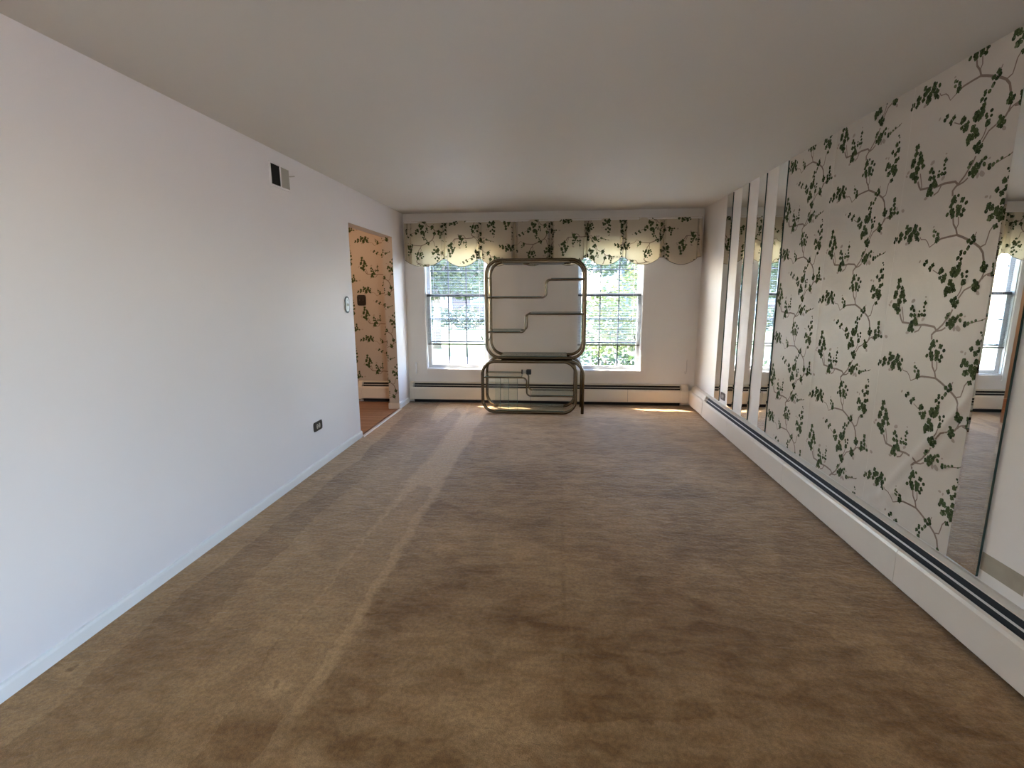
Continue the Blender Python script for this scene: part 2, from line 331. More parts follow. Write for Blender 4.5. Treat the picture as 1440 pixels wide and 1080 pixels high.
# ------------------------------------------------------------------ ivy print (flat ink, drawn once and repeated on a half-drop)
REP_U, REP_V = 0.703, 0.64
_rl = random.Random(11)
LEAF_SHAPES = []          # (s, z, outline, ink)
def _blob(s_, z_, r, ink, ecc=1.0, n_=8):
    rot = _rl.uniform(0, PI); ca, sa = math.cos(rot), math.sin(rot); pts = []
    for k in range(n_):
        th = 2*PI*k/n_; a = r*ecc*math.cos(th)*_rl.uniform(.88, 1.1); b = r*math.sin(th)*_rl.uniform(.88, 1.1)
        pts.append((a*ca-b*sa, a*sa+b*ca))
    LEAF_SHAPES.append((s_, z_, pts, ink))
for _i, (s_, z_, r_) in enumerate(LEAVES):
    s_, z_, r = s_*1e-3, z_*1e-3, abs(r_)*1e-4
    if r_ < 0:
        _blob(s_, z_, r*0.95, 3, 1.5)
    elif r < 0.0095:
        _blob(s_, z_, r*1.0, _rl.choice((0, 0, 1, 1, 2)), 1.2)
        if _rl.random() < 0.4: _blob(s_+_rl.uniform(-.3, .3)*r, z_+0.25*r, r*0.38, 2)
    else:                                                    # a lobed leaf: four rounded leaflets round a dark heart
        a0 = _rl.uniform(0, 2*PI)
        _blob(s_, z_, r*0.62, 0)
        for k in range(4):
            th = a0 + k*2*PI/4 + _rl.uniform(-.25, .25)
            _blob(s_ + 0.58*r*math.cos(th), z_ + 0.58*r*math.sin(th), r*_rl.uniform(.46, .62), _rl.choice((0, 1, 1, 1)), 1.15)
            if _rl.random() < 0.55: _blob(s_ + 0.66*r*math.cos(th), z_ + 0.70*r*math.sin(th), r*0.2, 2, 1.4, 6)
def ivy(u0, u1, v0, v1, fn, ou=0.0, ov=0.0, flip=False, name='ivy_print', parent=None, limit=None, strips=()):
    """fn(u, v, lift) -> 3D point. Clips whole leaves to the rectangle. limit(u) gives the lowest v."""
    mb = MB()
    _ivy_pass(mb, u0, u1, v0, v1, fn, ou, ov, flip, limit)
    for (a0, a1, o1, o2) in strips: _ivy_pass(mb, a0, a1, v0, v1, fn, o1, o2, flip, limit)
    o = mb.build(name, INK, parent, fix=False)
    o['label'] = 'green ivy leaves and brown stems printed on the ' + ('cloth' if flip else 'paper'); o['kind'] = 'stuff'
    return o
def _ivy_pass(mb, u0, u1, v0, v1, fn, ou, ov, flip, limit):
    sg = -1 if flip else 1
    lo = (lambda u: v0) if limit is None else limit
    def inside(u, v): return u0 < u < u1 and lo(u) < v < v1
    def clampin(u, v): return min(max(u, u0), u1), min(max(v, lo(u)), v1)
    i0 = int((u0-ou)/REP_U) - 2; i1 = int((u1-ou)/REP_U) + 2
    for i in range(i0, i1+1):
        bu = ou + i*REP_U; bv = ov + (i % 2)*REP_V/2
        for j in range(int((v0-bv)/REP_V)-2, int((v1-bv)/REP_V)+3):
            cu, cv = bu, bv + j*REP_V
            for w, pl in BRANCH:
                q = [(cu + a*1e-3, cv + sg*b*1e-3) for a, b in pl]
                # resample
                rs = []
                for k in range(len(q)-1):
                    for t in (0, 0.5): rs.append((q[k][0]+(q[k+1][0]-q[k][0])*t, q[k][1]+(q[k+1][1]-q[k][1])*t))
                rs.append(q[-1])
                prev = None
                hw = w*0.00074
                for k, (u, v) in enumerate(rs):
                    if not inside(u, v): prev = None; continue
                    a = rs[max(k-1, 0)]; b = rs[min(k+1, len(rs)-1)]
                    du, dv = b[0]-a[0], b[1]-a[1]; L = math.hypot(du, dv) or 1
                    nu, nv = -dv/L*hw, du/L*hw
                    i_ = len(mb.v); mb.v += [fn(u+nu, v+nv, 0.0005), fn(u-nu, v-nv, 0.0005)]
                    if prev is not None: mb.face((prev, prev+1, i_+1, i_), 4)
                    prev = i_
            for k, (a, b, pts, mi) in enumerate(LEAF_SHAPES):
                u, v = cu+a, cv+sg*b
                if not inside(u, v): continue
                i_ = len(mb.v)
                for p, q in pts: mb.v.append(fn(*clampin(u+p, v+sg*q), 0.0006 + k*1.2e-6))
                mb.face(range(i_, i_+len(pts)), mi)

# ================================================================== the room shell
fl = MB(); fl.box(XL, YF, -0.06, XR, YB, 0.0)
tag(fl.build('floor', 'carpet'), 'brown wall to wall carpet with vacuum tracks', 'carpet', kind='structure')
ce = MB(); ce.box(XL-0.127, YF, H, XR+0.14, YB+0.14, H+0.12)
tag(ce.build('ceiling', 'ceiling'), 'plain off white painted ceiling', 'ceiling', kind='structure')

DOOR_Y0, DOOR_Y1, DOOR_Z = 4.765, 6.03, 2.11
wl_ = MB()
for a, b, c, d in wall_cells([YF, DOOR_Y0, DOOR_Y1, YB], [0, DOOR_Z, H], [(DOOR_Y0, DOOR_Y1, 0, DOOR_Z)]):
    wl_.box(XL-0.127, a, c, XL, b, d)
wall_left = tag(wl_.build('wall_left', 'wall'), 'white painted left wall with an open doorway', 'wall', kind='structure')

wb = MB()
for a, b, c, d in wall_cells([-4.4, XL-0.127, WIN[0][0], WIN[0][1], WIN[1][0], WIN[1][1], XR+0.14], [-0.5, 0, WZ0, WZ1, H+0.1], [(w[0], w[1], WZ0, WZ1) for w in WIN]):
    wb.box(a, YB, c, b, YB+0.14, d)
wall_back = tag(wb.build('wall_back', 'wall_back'), 'beige painted end wall with two windows', 'wall', kind='structure')

wr = MB()
for a, b, c, d in wall_cells([YF, SIDE_Y0, SIDE_Y1, YB], [0, SIDE_Z0, SIDE_Z1, H], [(SIDE_Y0, SIDE_Y1, SIDE_Z0, SIDE_Z1)]):
    wr.box(XR, a, c, XR+0.14, b, d)
wall_right = tag(wr.build('wall_right', 'wall_right'), 'right wall with mirror strips and ivy wallpaper', 'wall', kind='structure')
wf = MB(); wf.box(XL-0.127, YF-0.12, 0, XR+0.14, YF, H)
tag(wf.build('wall_front', 'wall'), 'plain wall behind the viewer', 'wall', kind='structure')

# side window behind the viewer
w3 = structure('window_3', 'wide side window behind the viewer', 'window')
f = MB()
for a, b, c, d in wall_cells([SIDE_Y0, SIDE_Y0+0.06, (SIDE_Y0+SIDE_Y1)/2-0.03, (SIDE_Y0+SIDE_Y1)/2+0.03, SIDE_Y1-0.06, SIDE_Y1], [SIDE_Z0, SIDE_Z0+0.06, SIDE_Z1-0.06, SIDE_Z1],
        [(SIDE_Y0+0.06, (SIDE_Y0+SIDE_Y1)/2-0.03, SIDE_Z0+0.06, SIDE_Z1-0.06), ((SIDE_Y0+SIDE_Y1)/2+0.03, SIDE_Y1-0.06, SIDE_Z0+0.06, SIDE_Z1-0.06)]):
    f.box(XR+0.05, a, c, XR+0.10, b, d)
f.build('frame', 'frame', w3)
for a, b in ((SIDE_Y0+0.06, (SIDE_Y0+SIDE_Y1)/2-0.03), ((SIDE_Y0+SIDE_Y1)/2+0.03, SIDE_Y1-0.06)):
    g = MB(); g.quad((XR+0.075, a, SIDE_Z0+0.06), (XR+0.075, b, SIDE_Z0+0.06), (XR+0.075, b, SIDE_Z1-0.06), (XR+0.075, a, SIDE_Z1-0.06)); g.build('pane', 'glass', w3)

# baseboards
def baseboard(name, y0, y1, label):
    mb = MB()
    prof = [(0, 0), (0.013, 0), (0.013, 0.05), (0.009, 0.062), (0, 0.066)]
    mb.prism(prof, lambda u, v, s: (XL+u, y0 if s == 0 else y1, v))
    return tag(mb.build(name, 'trim'), label, 'baseboard', kind='structure')
baseboard('baseboard_left', YF, DOOR_Y0+0.012, 'long white baseboard along the left wall')
baseboard('baseboard_left_corner', DOOR_Y1-0.012, YB-0.085, 'short white baseboard between the doorway and the end wall')

# ------------------------------------------------------------------ hall beyond the doorway
HX0 = -4.3
fh = MB(); fh.box(HX0, 3.0, -0.06, XL-0.0, YB, -0.012)
floor_hall = tag(fh.build('floor_hall', 'plank'), 'reddish brown wooden hall floor beyond the doorway', 'floor', kind='structure')
pw = 0.058
pme = {}
for mname in ('plank', 'plank2'):
    mb = MB(); mb.box(0, 0, -0.012, 1.5, pw-0.003, 0.0, bev=0.0015)
    o = mb.build('plank_source', mname); pme[mname] = o.data; bpy.data.objects.remove(o)
k = 0; yy = 4.2
while yy < YB-0.1:
    off = (k % 3)*0.42
    for sgm in range(2):
        x1 = XL-0.03 - sgm*1.5
        x0 = x1-1.5
        o = link('plank', pme['plank' if (k*2+sgm*3) % 5 < 3 else 'plank2'], floor_hall); o.location = (x0, yy, 0.0)
    k += 1; yy += pw
for nm, c in (('wall_hall_left', (HX0-0.1, 3.0, 0, HX0, YB, H)), ('wall_hall_front', (HX0, 2.9, 0, XL-0.127, 3.0, H)), ('ceiling_hall', (HX0, 3.0, H, XL-0.127, YB, H+0.1))):
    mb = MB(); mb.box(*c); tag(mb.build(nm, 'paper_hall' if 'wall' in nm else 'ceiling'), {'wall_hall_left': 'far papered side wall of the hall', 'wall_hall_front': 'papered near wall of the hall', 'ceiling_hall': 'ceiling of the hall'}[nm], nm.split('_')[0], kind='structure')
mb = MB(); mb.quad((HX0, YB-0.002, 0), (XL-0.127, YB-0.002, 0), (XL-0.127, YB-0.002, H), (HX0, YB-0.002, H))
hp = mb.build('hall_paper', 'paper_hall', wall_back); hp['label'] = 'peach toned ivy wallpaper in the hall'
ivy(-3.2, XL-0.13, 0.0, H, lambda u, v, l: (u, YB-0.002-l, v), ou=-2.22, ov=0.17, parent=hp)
# papered jamb and head of the doorway
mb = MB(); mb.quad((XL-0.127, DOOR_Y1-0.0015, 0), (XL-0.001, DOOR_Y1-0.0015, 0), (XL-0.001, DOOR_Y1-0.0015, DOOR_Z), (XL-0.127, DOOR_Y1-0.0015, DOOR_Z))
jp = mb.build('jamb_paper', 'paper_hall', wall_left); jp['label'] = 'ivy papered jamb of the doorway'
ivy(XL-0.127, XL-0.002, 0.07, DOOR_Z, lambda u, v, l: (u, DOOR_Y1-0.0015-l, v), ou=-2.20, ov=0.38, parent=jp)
mb = MB(); mb.quad((XL-0.127, DOOR_Y0, DOOR_Z-0.0015), (XL-0.001, DOOR_Y0, DOOR_Z-0.0015), (XL-0.001, DOOR_Y1, DOOR_Z-0.0015), (XL-0.127, DOOR_Y1, DOOR_Z-0.0015))
mb.build('head_paper', 'paper_hall', wall_left)
mb = MB(); mb.box(XL-0.14, DOOR_Y1-0.014, 0, XL+0.0, DOOR_Y1, 0.075, bev=0.003)
tag(mb.build('baseboard_jamb', 'hall_base'), 'short tan baseboard block at the foot of the door jamb', 'baseboard', kind='structure')
mb = MB(); mb.prism([(-0.022, 0), (0.022, 0), (0.012, 0.007), (-0.012, 0.007)], lambda u, v, s: (XL+0.012+u, DOOR_Y0+0.005 if s == 0 else DOOR_Y1-0.016, v))
tag(mb.build('threshold_strip', 'threshold'), 'pale threshold strip between carpet and hall floor', 'threshold')
# unseen lamp added to warm the light in the hall
hl = thing('hall_fill_lamp', 'unseen globe lamp added to warm the hall light', 'lamp', loc=(-3.15, 5.0, H))
mb = MB(); mb.lathe([(0.10, 0), (0.10, -0.02), (0.06, -0.035)], (-3.15, 5.0, H)); mb.build('canopy', 'brass', hl)
mb = MB(); mb.lathe([(0.05, -0.035), (0.11, -0.07), (0.13, -0.12), (0.11, -0.18), (0.05, -0.215), (0.005, -0.22)], (-3.15, 5.0, H)); mb.build('globe', 'bulb', hl)
ld = bpy.data.lights.new('hall_fill_light', 'POINT'); ld.energy = 1.3; ld.color = (1.0, 0.62, 0.36); ld.shadow_soft_size = 0.13
lo = bpy.data.objects.new('hall_fill_light', ld); COL.objects.link(lo); lo.location = (-3.15, 5.0, H-0.40)

# ------------------------------------------------------------------ windows
PANE = {}
def window(idx, x0, x1, label):
    w = structure('window_%d' % idx, label, 'window')
    ft = 0.048
    ys_u, ys_l = YB+0.085, YB+0.055      # upper sash outside, lower sash inside
    # jamb liner
    j = MB()
    j.box(x0, YB+0.004, WZ0, x0+0.012, YB+0.14, WZ1); j.box(x1-0.012, YB+0.004, WZ0, x1, YB+0.14, WZ1)
    j.box(x0, YB+0.004, WZ1-0.012, x1, YB+0.14, WZ1); j.box(x0, YB+0.004, WZ0, x1, YB+0.14, WZ0+0.014)
    j.build('jamb', 'frame', w)
    cw = 0.066
    for (a, b, c, d) in ((x0-cw, x0+0.004, WZ0-cw, WZ1+cw), (x1-0.004, x1+cw, WZ0-cw, WZ1+cw), (x0+0.004, x1-0.004, WZ0-cw, WZ0+0.004), (x0+0.004, x1-0.004, WZ1-0.004, WZ1+cw)):
        m_ = MB(); m_.box(a, YB-0.016, c, b, YB+0.002, d, bev=0.004); m_.build('casing', 'casing', w)
    gx0, gx1 = x0+0.012+ft, x1-0.012-ft
    def sash(nm, yc, z0, z1, rows):
        s = MB()
        zb, zt = (0.044 if nm == 'lower_sash' else 0.022), (0.022 if nm == 'lower_sash' else 0.045)
        s.box(x0+0.012, yc-0.014, z0, gx0, yc+0.014, z1); s.box(gx1, yc-0.014, z0, x1-0.012, yc+0.014, z1)
        s.box(gx0, yc-0.014, z0, gx1, yc+0.014, z0+zb); s.box(gx0, yc-0.014, z1-zt, gx1, yc+0.014, z1)
        so = s.build(nm, 'frame', w)
        a0, a1 = z0+zb, z1-zt; pwid = (gx1-gx0)/3; ph = (a1-a0)/rows
        for c in range(1, 3):
            m_ = MB(); m_.box(gx0+c*pwid-0.008, yc-0.008, a0, gx0+c*pwid+0.008, yc+0.006, a1); m_.build('muntin', 'muntin', so)
        for r in range(1, rows):
            m_ = MB(); m_.box(gx0, yc-0.0075, a0+r*ph-0.008, gx1, yc+0.0055, a0+r*ph+0.008); m_.build('muntin', 'muntin', so)
        for c in range(3):
            for r in range(rows):
                key = (idx, rows)
                if key not in PANE:
                    g = MB(); g.quad((0, 0, 0), (pwid, 0, 0), (pwid, 0, ph), (0, 0, ph)); t = g.build('pane', 'glass'); PANE[key] = t.data; bpy.data.objects.remove(t)
                p = link('pane', PANE[key], so); p.location = (gx0+c*pwid, yc, a0+r*ph)
        return so
    up = sash('upper_sash', ys_u, 1.392, WZ1-0.012, 2)
    lw = sash('lower_sash', ys_l, WZ0+0.014, 1.432, 3)
    # thin dark strip and lock on the meeting rail
    m_ = MB(); m_.box(x0+0.012, ys_l-0.017, 1.400, x1-0.012, ys_l-0.0135, 1.425); ms_ = m_.build('meeting_rail', 'muntin', lw)
    xc = (x0+x1)/2
    m_ = MB(); m_.box(xc-0.03, ys_l-0.012, 1.432, xc+0.03, ys_l+0.012, 1.442); m_.tube([(xc, ys_l, 1.442), (xc, ys_l-0.004, 1.452), (xc+0.03, ys_l-0.01, 1.455)], 0.006, 6); m_.build('sash_lock', 'dark', lw)
    return w
window(1, *WIN[0], 'double hung window with grilles left of the brass shelf')
window(2, *WIN[1], 'double hung window with grilles right of the brass shelf')

def blind(x0, x1, label):
    yc = YB+0.0235; zb = 0.785
    t = thing('mini_blind', label, 'blind', 'mini blinds in the end wall windows', (0.5*(x0+x1), yc, zb))
    a, b = x0+0.016, x1-0.016
    m_ = MB(); m_.box(a, yc-0.014, WZ1-0.042, b, yc+0.013, WZ1-0.013, bev=0.002); m_.build('head_rail', 'rail', t)
    m_ = MB(); m_.box(a, yc-0.011, zb-0.017, b, yc+0.011, zb, bev=0.003); m_.build('bottom_rail', 'rail', t)
    s = MB(); z = zb+0.014; tl = math.radians(4)
    while z < WZ1-0.05:
        i = len(s.v)
        for k in range(5):
            q = (k-2)/2*0.0122; zz = z + q*math.tan(tl) + 0.0016*(1-(q/0.0122)**2)
            s.v += [(a+0.002, yc+q, zz), (b-0.002, yc+q, zz)]
        for k in range(4): s.face((i+2*k, i+2*k+1, i+2*k+3, i+2*k+2), 0, True)
        z += 0.0205
    o = s.build('slats', 'slat', t, fix=False); o['kind'] = 'stuff'
    for xx in (a+0.10, b-0.10):
        for dy in (-0.0135, 0.0125):
            m_ = MB(); m_.tube([(xx, yc+dy, zb), (xx, yc+dy, WZ1-0.04)], 0.0009, 4); m_.build('ladder_cord', 'cord', t)
    m_ = MB(); xx = b-0.075; m_.tube([(xx, yc-0.019, WZ1-0.04), (xx, yc-0.020, 0.90)], 0.0011, 5); m_.build('lift_cord', 'cord', t)
    m_ = MB(); m_.lathe([(0.003, 0.0), (0.006, -0.012), (0.008, -0.032), (0.005, -0.040)], (xx, yc-0.020, 0.90), n=8)
    m_.lathe([(0.003, 0.0), (0.006, -0.012), (0.008, -0.032), (0.005, -0.040)], (xx+0.012, yc-0.021, 0.875), n=8); m_.build('tassel', 'black', t)
    return t
blind(*WIN[0], 'raised white mini blind in the window left of the brass shelf')
blind(*WIN[1], 'raised white mini blind in the window right of the brass shelf')

# ------------------------------------------------------------------ valance
VX0, VX1, VT = -1.945, 1.690, 2.325
VY = YB - 0.135
PLEATS = [-1.44, -0.993, -0.550, -0.108, 0.330, 0.772, 1.235]
FOLDS = [VX0+0.030, VX0+0.085, VX1-0.035]
EDGE = [VX0] + PLEATS + [VX1]
def vprof(u):
    """returns (y offset outward, bottom z)"""
    d = min(abs(u-p) for p in PLEATS)
    out = 0.0
    q_ = min(max((0.037-d)/0.008, 0), 1); out = -0.050*q_*q_*(3-2*q_) + 0.046*math.exp(-(d/0.009)**2)
    d2 = min(abs(u-p) for p in FOLDS)
    if d2 < 0.02: out -= 0.035*(0.5+0.5*math.cos(PI*d2/0.02))
    for k in range(len(EDGE)-1):
        if EDGE[k] <= u <= EDGE[k+1]:
            a, b = EDGE[k]+(0.03 if k else 0.0), EDGE[k+1]-0.03
            t = min(max((u-a)/(b-a), 0), 1)
            bulge = math.sin(PI*t)
            zb = 1.862 - 0.090*bulge**0.75 if 0 < t < 1 else 1.862
            return out + 0.010*bulge, zb
    return out, 1.862
def vpt(u, z, lift=0.0):
    o, zb = vprof(u); hgt = (VT-z)/(VT-1.80)
    return (u, VY - o*(0.6+0.4*hgt) - 0.012*hgt - lift, z)
va = thing('valance', 'scalloped ivy print fabric valance above both windows', 'valance', loc=(-0.13, YB-0.07, 1.80))
NU, NV = 900, 12
s = MB()
for i in range(NU+1):
    u = VX0 + (VX1-VX0)*i/NU; zb = vprof(u)[1]
    for j in range(NV+1): s.v.append(vpt(u, VT + (zb-VT)*j/NV))
for i in range(NU):
    for j in range(NV):
        q = i*(NV+1)+j; s.face((q, q+1, q+NV+2, q+NV+1), 0, True)
cl = s.build('cloth', 'cloth', va, fix=False); cl['label'] = 'cream cloth with pleats and scalloped hem'
ivy(VX0+0.01, VX1-0.01, 1.75, VT-0.004, lambda u, v, l: vpt(u, v, l+0.0004), ou=-1.72, ov=2.03, flip=True, parent=cl, limit=lambda u: vprof(min(max(u, VX0), VX1))[1]+0.006,
    strips=[(p_-0.042, p_+0.042, p_*1.7+0.13, 2.2+p_) for p_ in PLEATS + [VX0+0.06]])
h = MB(); h.tube([vpt(VX0+(VX1-VX0)*i/NU, vprof(VX0+(VX1-VX0)*i/NU)[1]) for i in range(NU+1)], 0.0028, 5); h.build('hem', 'cloth_dark', cl)
for xx in (VX0, VX1):
    s = MB()
    for j in range(9):
        z = VT + (1.86-VT)*j/8; y1 = vpt(min(max(xx, VX0+1e-4), VX1-1e-4), z)[1]
        for k in range(7):
            t = k/6; s.v.append((xx + 0.010*math.sin(t*9+j*0.2), y1 + (YB-0.002-y1)*t, z))
    for j in range(8):
        for k in range(6): q = j*7+k; s.face((q, q+1, q+8, q+7), 0, True)
    s.build('side_return', 'cloth', va, fix=False)
mb = MB(); mb.box(VX0+0.004, VY-0.006, VT-0.022, VX1-0.004, YB-0.001, VT-0.003); mb.build('mounting_board', 'wall_back', va)

# ------------------------------------------------------------------ baseboard heaters
def heater_profile(b0=0.045):
    pan = [(0.073, b0), (0.080, b0+0.007), (0.080, 0.188), (0.074, 0.203), (0.062, 0.210), (0.062, 0.206), (0.0715, 0.200), (0.0765, 0.187), (0.0765, b0+0.010), (0.060, b0+0.002), (0.060, b0-0.002)]
    hood = [(0.0, 0.275), (0.014, 0.275), (0.034, 0.265), (0.034, 0.259), (0.012, 0.268), (0.004, 0.268), (0.004, 0.02), (0.0, 0.02)]
    damp = [(0.044, 0.2355), (0.0495, 0.229), (0.0515, 0.2305), (0.046, 0.237)]
    core = [(0.006, 0.003), (0.050, 0.003), (0.058, 0.060), (0.058, 0.180), (0.038, 0.205), (0.0045, 0.258)]  # fin core, blackened and extended to paint shade into slots and bottom gap
    return pan, hood, damp, core
def heater(name, label, mapf, a0, a1, seams, loc, caps=(True, True), plain=None, group='baseboard heaters', b0=0.045):
    """mapf(d, t, z) -> 3D; runs t from a0 to a1"""
    pan, hood, damp, core = heater_profile(b0)
    t = thing(name, label, 'heater', group, loc)
    def pr(poly, s0, s1): 
        m_ = MB(); m_.prism(poly, lambda u, v, s: mapf(u, s0 if s == 0 else s1, v)); return m_
    pr(hood, a0, a1).build('back_plate', 'heater_top', t)
    e0, e1 = a0, a1
    if plain: e0, e1 = plain
    pr(core, e0+0.01, e1-0.01).build('fin_shade_filler', 'dark', t)
    pr(damp, e0, e1).build('damper', 'damper', t)
    cuts = [e0] + [x for x in seams if e0 < x < e1] + [e1]
    for i in range(len(cuts)-1): pr(pan, cuts[i]+0.0015, cuts[i+1]-0.0015).build('front_panel', 'heater', t)
    capp = [(0.0, 0.03), (0.074, 0.03), (0.083, 0.048), (0.083, 0.19), (0.076, 0.206), (0.062, 0.214), (0.04, 0.264), (0.015, 0.2775), (0.0, 0.2775)]
    w = 0.045
    if caps[0]: pr(capp, a0-0.001, (a0+w) if not plain or plain[0] == a0 else plain[0]).build('end_cap', 'heater', t)
    if caps[1]: pr(capp, (a1-w) if not plain or plain[1] == a1 else plain[1], a1+0.001).build('end_cap', 'heater', t)
    return t
heater('baseboard_heater', 'long baseboard heater under the two windows', lambda d, t, z: (t, YB-d, z), XL+0.022, XR-0.083, [-0.35, 0.9], (-0.2, YB-0.04, 0), caps=(True, True), plain=(XL+0.067, 1.575))
heater('baseboard_heater', 'long baseboard heater below the mirrors and wallpaper', lambda d, t, z: (XR-d, t, z), 0.2, YB-0.084, [1.16, 2.42, 3.69, 4.95], (XR-0.04, 3.2, 0), plain=(0.245, 5.80), b0=0.022)
heater('baseboard_heater', 'baseboard heater in the hall seen through the doorway', lambda d, t, z: (t, YB-0.004-d, z), -2.69, XL-0.13, [], (-2.4, YB-0.04, 0), caps=(True, False), plain=(-2.64, XL-0.13))

# ------------------------------------------------------------------ mirrors on the right wall
def mirror(y0, y1, label, tilt=0.0):
    t = thing('mirror_strip', label, 'mirror', 'bevelled mirror strips on the right wall', (XR, (y0+y1)/2, 0.30))
    z0, z1 = 0.285, 2.432; bv = 0.013; th = 0.0110; xf = XR-th
    m_ = MB(); m_.quad((xf, y0+bv, z0+bv), (xf, y1-bv, z0+bv), (xf, y1-bv, z1-bv), (xf, y0+bv, z1-bv)); m_.build('mirror_face', 'mirror', t)
    m_ = MB(); o = [(y0, z0), (y1, z0), (y1, z1), (y0, z1)]; n_ = [(y0+bv, z0+bv), (y1-bv, z0+bv), (y1-bv, z1-bv), (y0+bv, z1-bv)]
    for k in range(4):
        k2 = (k+1) % 4
        m_.quad((xf+0.0012, *o[k]), (xf+0.0012, *o[k2]), (xf, *n_[k2]), (xf, *n_[k]))
    m_.build('bevelled_rim', 'mirror', t)
    m_ = MB()
    for k in range(4):
        k2 = (k+1) % 4
        m_.quad((XR-0.0002, *o[k]), (XR-0.0002, *o[k2]), (xf+0.0012, *o[k2]), (xf+0.0012, *o[k]))
    m_.build('glass_edge', 'mirror_edge', t)
    t.location.x -= 0.5*abs(math.sin(tilt))*(y1-y0); t.rotation_euler.z = tilt
mirror(5.462, 5.628, 'narrow mirror strip nearest the end wall')
mirror(5.040, 5.200, 'second narrow mirror strip from the end wall')
mirror(4.636, 4.788, 'third narrow mirror strip from the end wall')
mirror(4.232, 4.388, 'narrow mirror strip along the far edge of the ivy wallpaper')
mirror(2.058, 2.220, 'narrow mirror strip along the near edge of the ivy wallpaper', tilt=math.radians(-0.6))

# ------------------------------------------------------------------ wallpaper on the right wall
WP_Z0, WP_Z1 = 0.279, H-0.001
SEAMS = [2.221, 2.858, 3.561, 4.231]
def wrinkle(y, z):
    d = 0.0
    def ridge(y0, z0, y1, z1, w, a):
        L = math.hypot(y1-y0, z1-z0); tx, tz = (y1-y0)/L, (z1-z0)/L
        p = (y-y0)*tx + (z-z0)*tz; q = -(y-y0)*tz + (z-z0)*tx
        e = max(0, min(1, p/0.06+1)) * max(0, min(1, (L-p)/0.06+1))
        return a*math.exp(-(q/w)**2)*e
    d += ridge(2.20, 1.05, 2.70, 0.40, 0.022, 0.0085)
    d += ridge(2.30, 0.80, 2.66, 0.36, 0.03, 0.0045)
    d += ridge(2.57, 0.45, 2.80, 0.31, 0.012, 0.005)
    d += ridge(2.95, 0.9, 3.05, 0.35, 0.03, 0.003)
    d += 0.0009*math.sin(y*7+z*2.1)*math.sin(z*3.3+1) + 0.0009
    for sm in (2.858, 3.561):
        q = abs(y-sm); lift = 0.0042 if sm > 3 else 0.0018
        d += lift*math.exp(-q/0.012)*(0.5+0.5*math.sin(z*4.1+sm))
    for e_ in (2.221, 4.231): d *= min(1, abs(y-e_)/0.03)
    return d
def wpt(y, z, lift=0.0): return (XR-0.0012-wrinkle(y, z)-lift, y, z)
for a, b in zip(SEAMS[:-1], SEAMS[1:]):
    s = MB(); nu, nv = 56, 130
    for i in range(nu+1):
        for j in range(nv+1):
            s.v.append(wpt(a+0.0006+(b-a-0.0012)*i/nu, WP_Z0+(WP_Z1-WP_Z0)*j/nv))
    for i in range(nu):
        for j in range(nv): q = i*(nv+1)+j; s.face((q, q+nv+1, q+nv+2, q+1), 0, True)
    wp = s.build('wallpaper_strip', 'paper', wall_right, fix=False); wp['label'] = 'cream wallpaper strip printed with green ivy'
    ivy(-b+0.001, -a-0.001, WP_Z0, WP_Z1, lambda u, v, l: wpt(-u, v, l), ou=-2.4425, ov=1.69, parent=wp)
mb = MB(); mb.box(XR-0.0012, 1.862, 0.322, XR, 2.056, 0.398); o = mb.build('adhesive_residue', 'residue', wall_right); o['label'] = 'brown strip of old adhesive on bare wall'

# ------------------------------------------------------------------ wall fittings
def ogee(w, h, n=6, notch=0.16):
    """plate outline with scalloped corners"""
    r = min(w, h)*notch; pts = []
    for sx, sy, a0 in ((1, 1, 0), (-1, 1, PI/2), (-1, -1, PI), (1, -1, 3*PI/2)):
        cx, cy = sx*w/2, sy*h/2
        seg = []
        for k in range(n+1):
            th = a0 + PI/2*k/n
            seg.append((cx - r*math.sin(th-a0+0.0)*0 - sx*r*(math.cos(PI/2*k/n) if (sx*sy > 0) == True else math.sin(PI/2*k/n))*0, cy))
        if sx*sy > 0: seg = [(cx, cy-sy*r*1.3), (cx-sx*r*0.35, cy-sy*r*0.9), (cx-sx*r*0.2, cy-sy*r*0.2), (cx-sx*r*0.9, cy-sy*r*0.35), (cx-sx*r*1.3, cy)]
        else: seg = [(cx-sx*r*1.3, cy), (cx-sx*r*0.9, cy-sy*r*0.35), (cx-sx*r*0.2, cy-sy*r*0.2), (cx-sx*r*0.35, cy-sy*r*0.9), (cx, cy-sy*r*1.3)]
        pts += seg
    return pts
def outlet(name, label, mapf, loc, plate, face, w=0.145, h=0.078):
    t = thing(name, label, 'outlet', 'wall outlets', loc)
    m_ = MB(); m_.prism(ogee(w, h), lambda u, v, s: mapf(u, v, 0.0002 if s == 0 else 0.006)); m_.build('cover_plate', plate, t)
    for sx in (-1, 1):
        el = [(sx*0.019 + 0.013*math.cos(2*PI*k/14), 0.021*math.sin(2*PI*k/14)) for k in range(14)]
        m_ = MB(); m_.prism(el, lambda u, v, s: mapf(u, v, 0.005 if s == 0 else 0.009)); rc = m_.build('receptacle', face, t)
        for q in (-1, 1):
            m_ = MB(); m_.prism([(sx*0.019-0.005, q*0.006-0.001), (sx*0.019+0.005, q*0.006-0.001), (sx*0.019+0.005, q*0.006+0.001), (sx*0.019-0.005, q*0.006+0.001)], lambda u, v, s: mapf(u, v, 0.0085 if s == 0 else 0.0094)); m_.build('slot', 'dark', rc)
    m_ = MB(); m_.prism([(0.003*math.cos(2*PI*k/8), 0.003*math.sin(2*PI*k/8)) for k in range(8)], lambda u, v, s: mapf(u, v, 0.005 if s == 0 else 0.0075)); m_.build('screw', 'silver', t)
outlet('wall_outlet', 'dark double outlet low on the white left wall', lambda u, v, d: (XL+d, 3.880-u, 0.359+v), (XL, 3.88, 0.36), 'bronze', 'ivory')
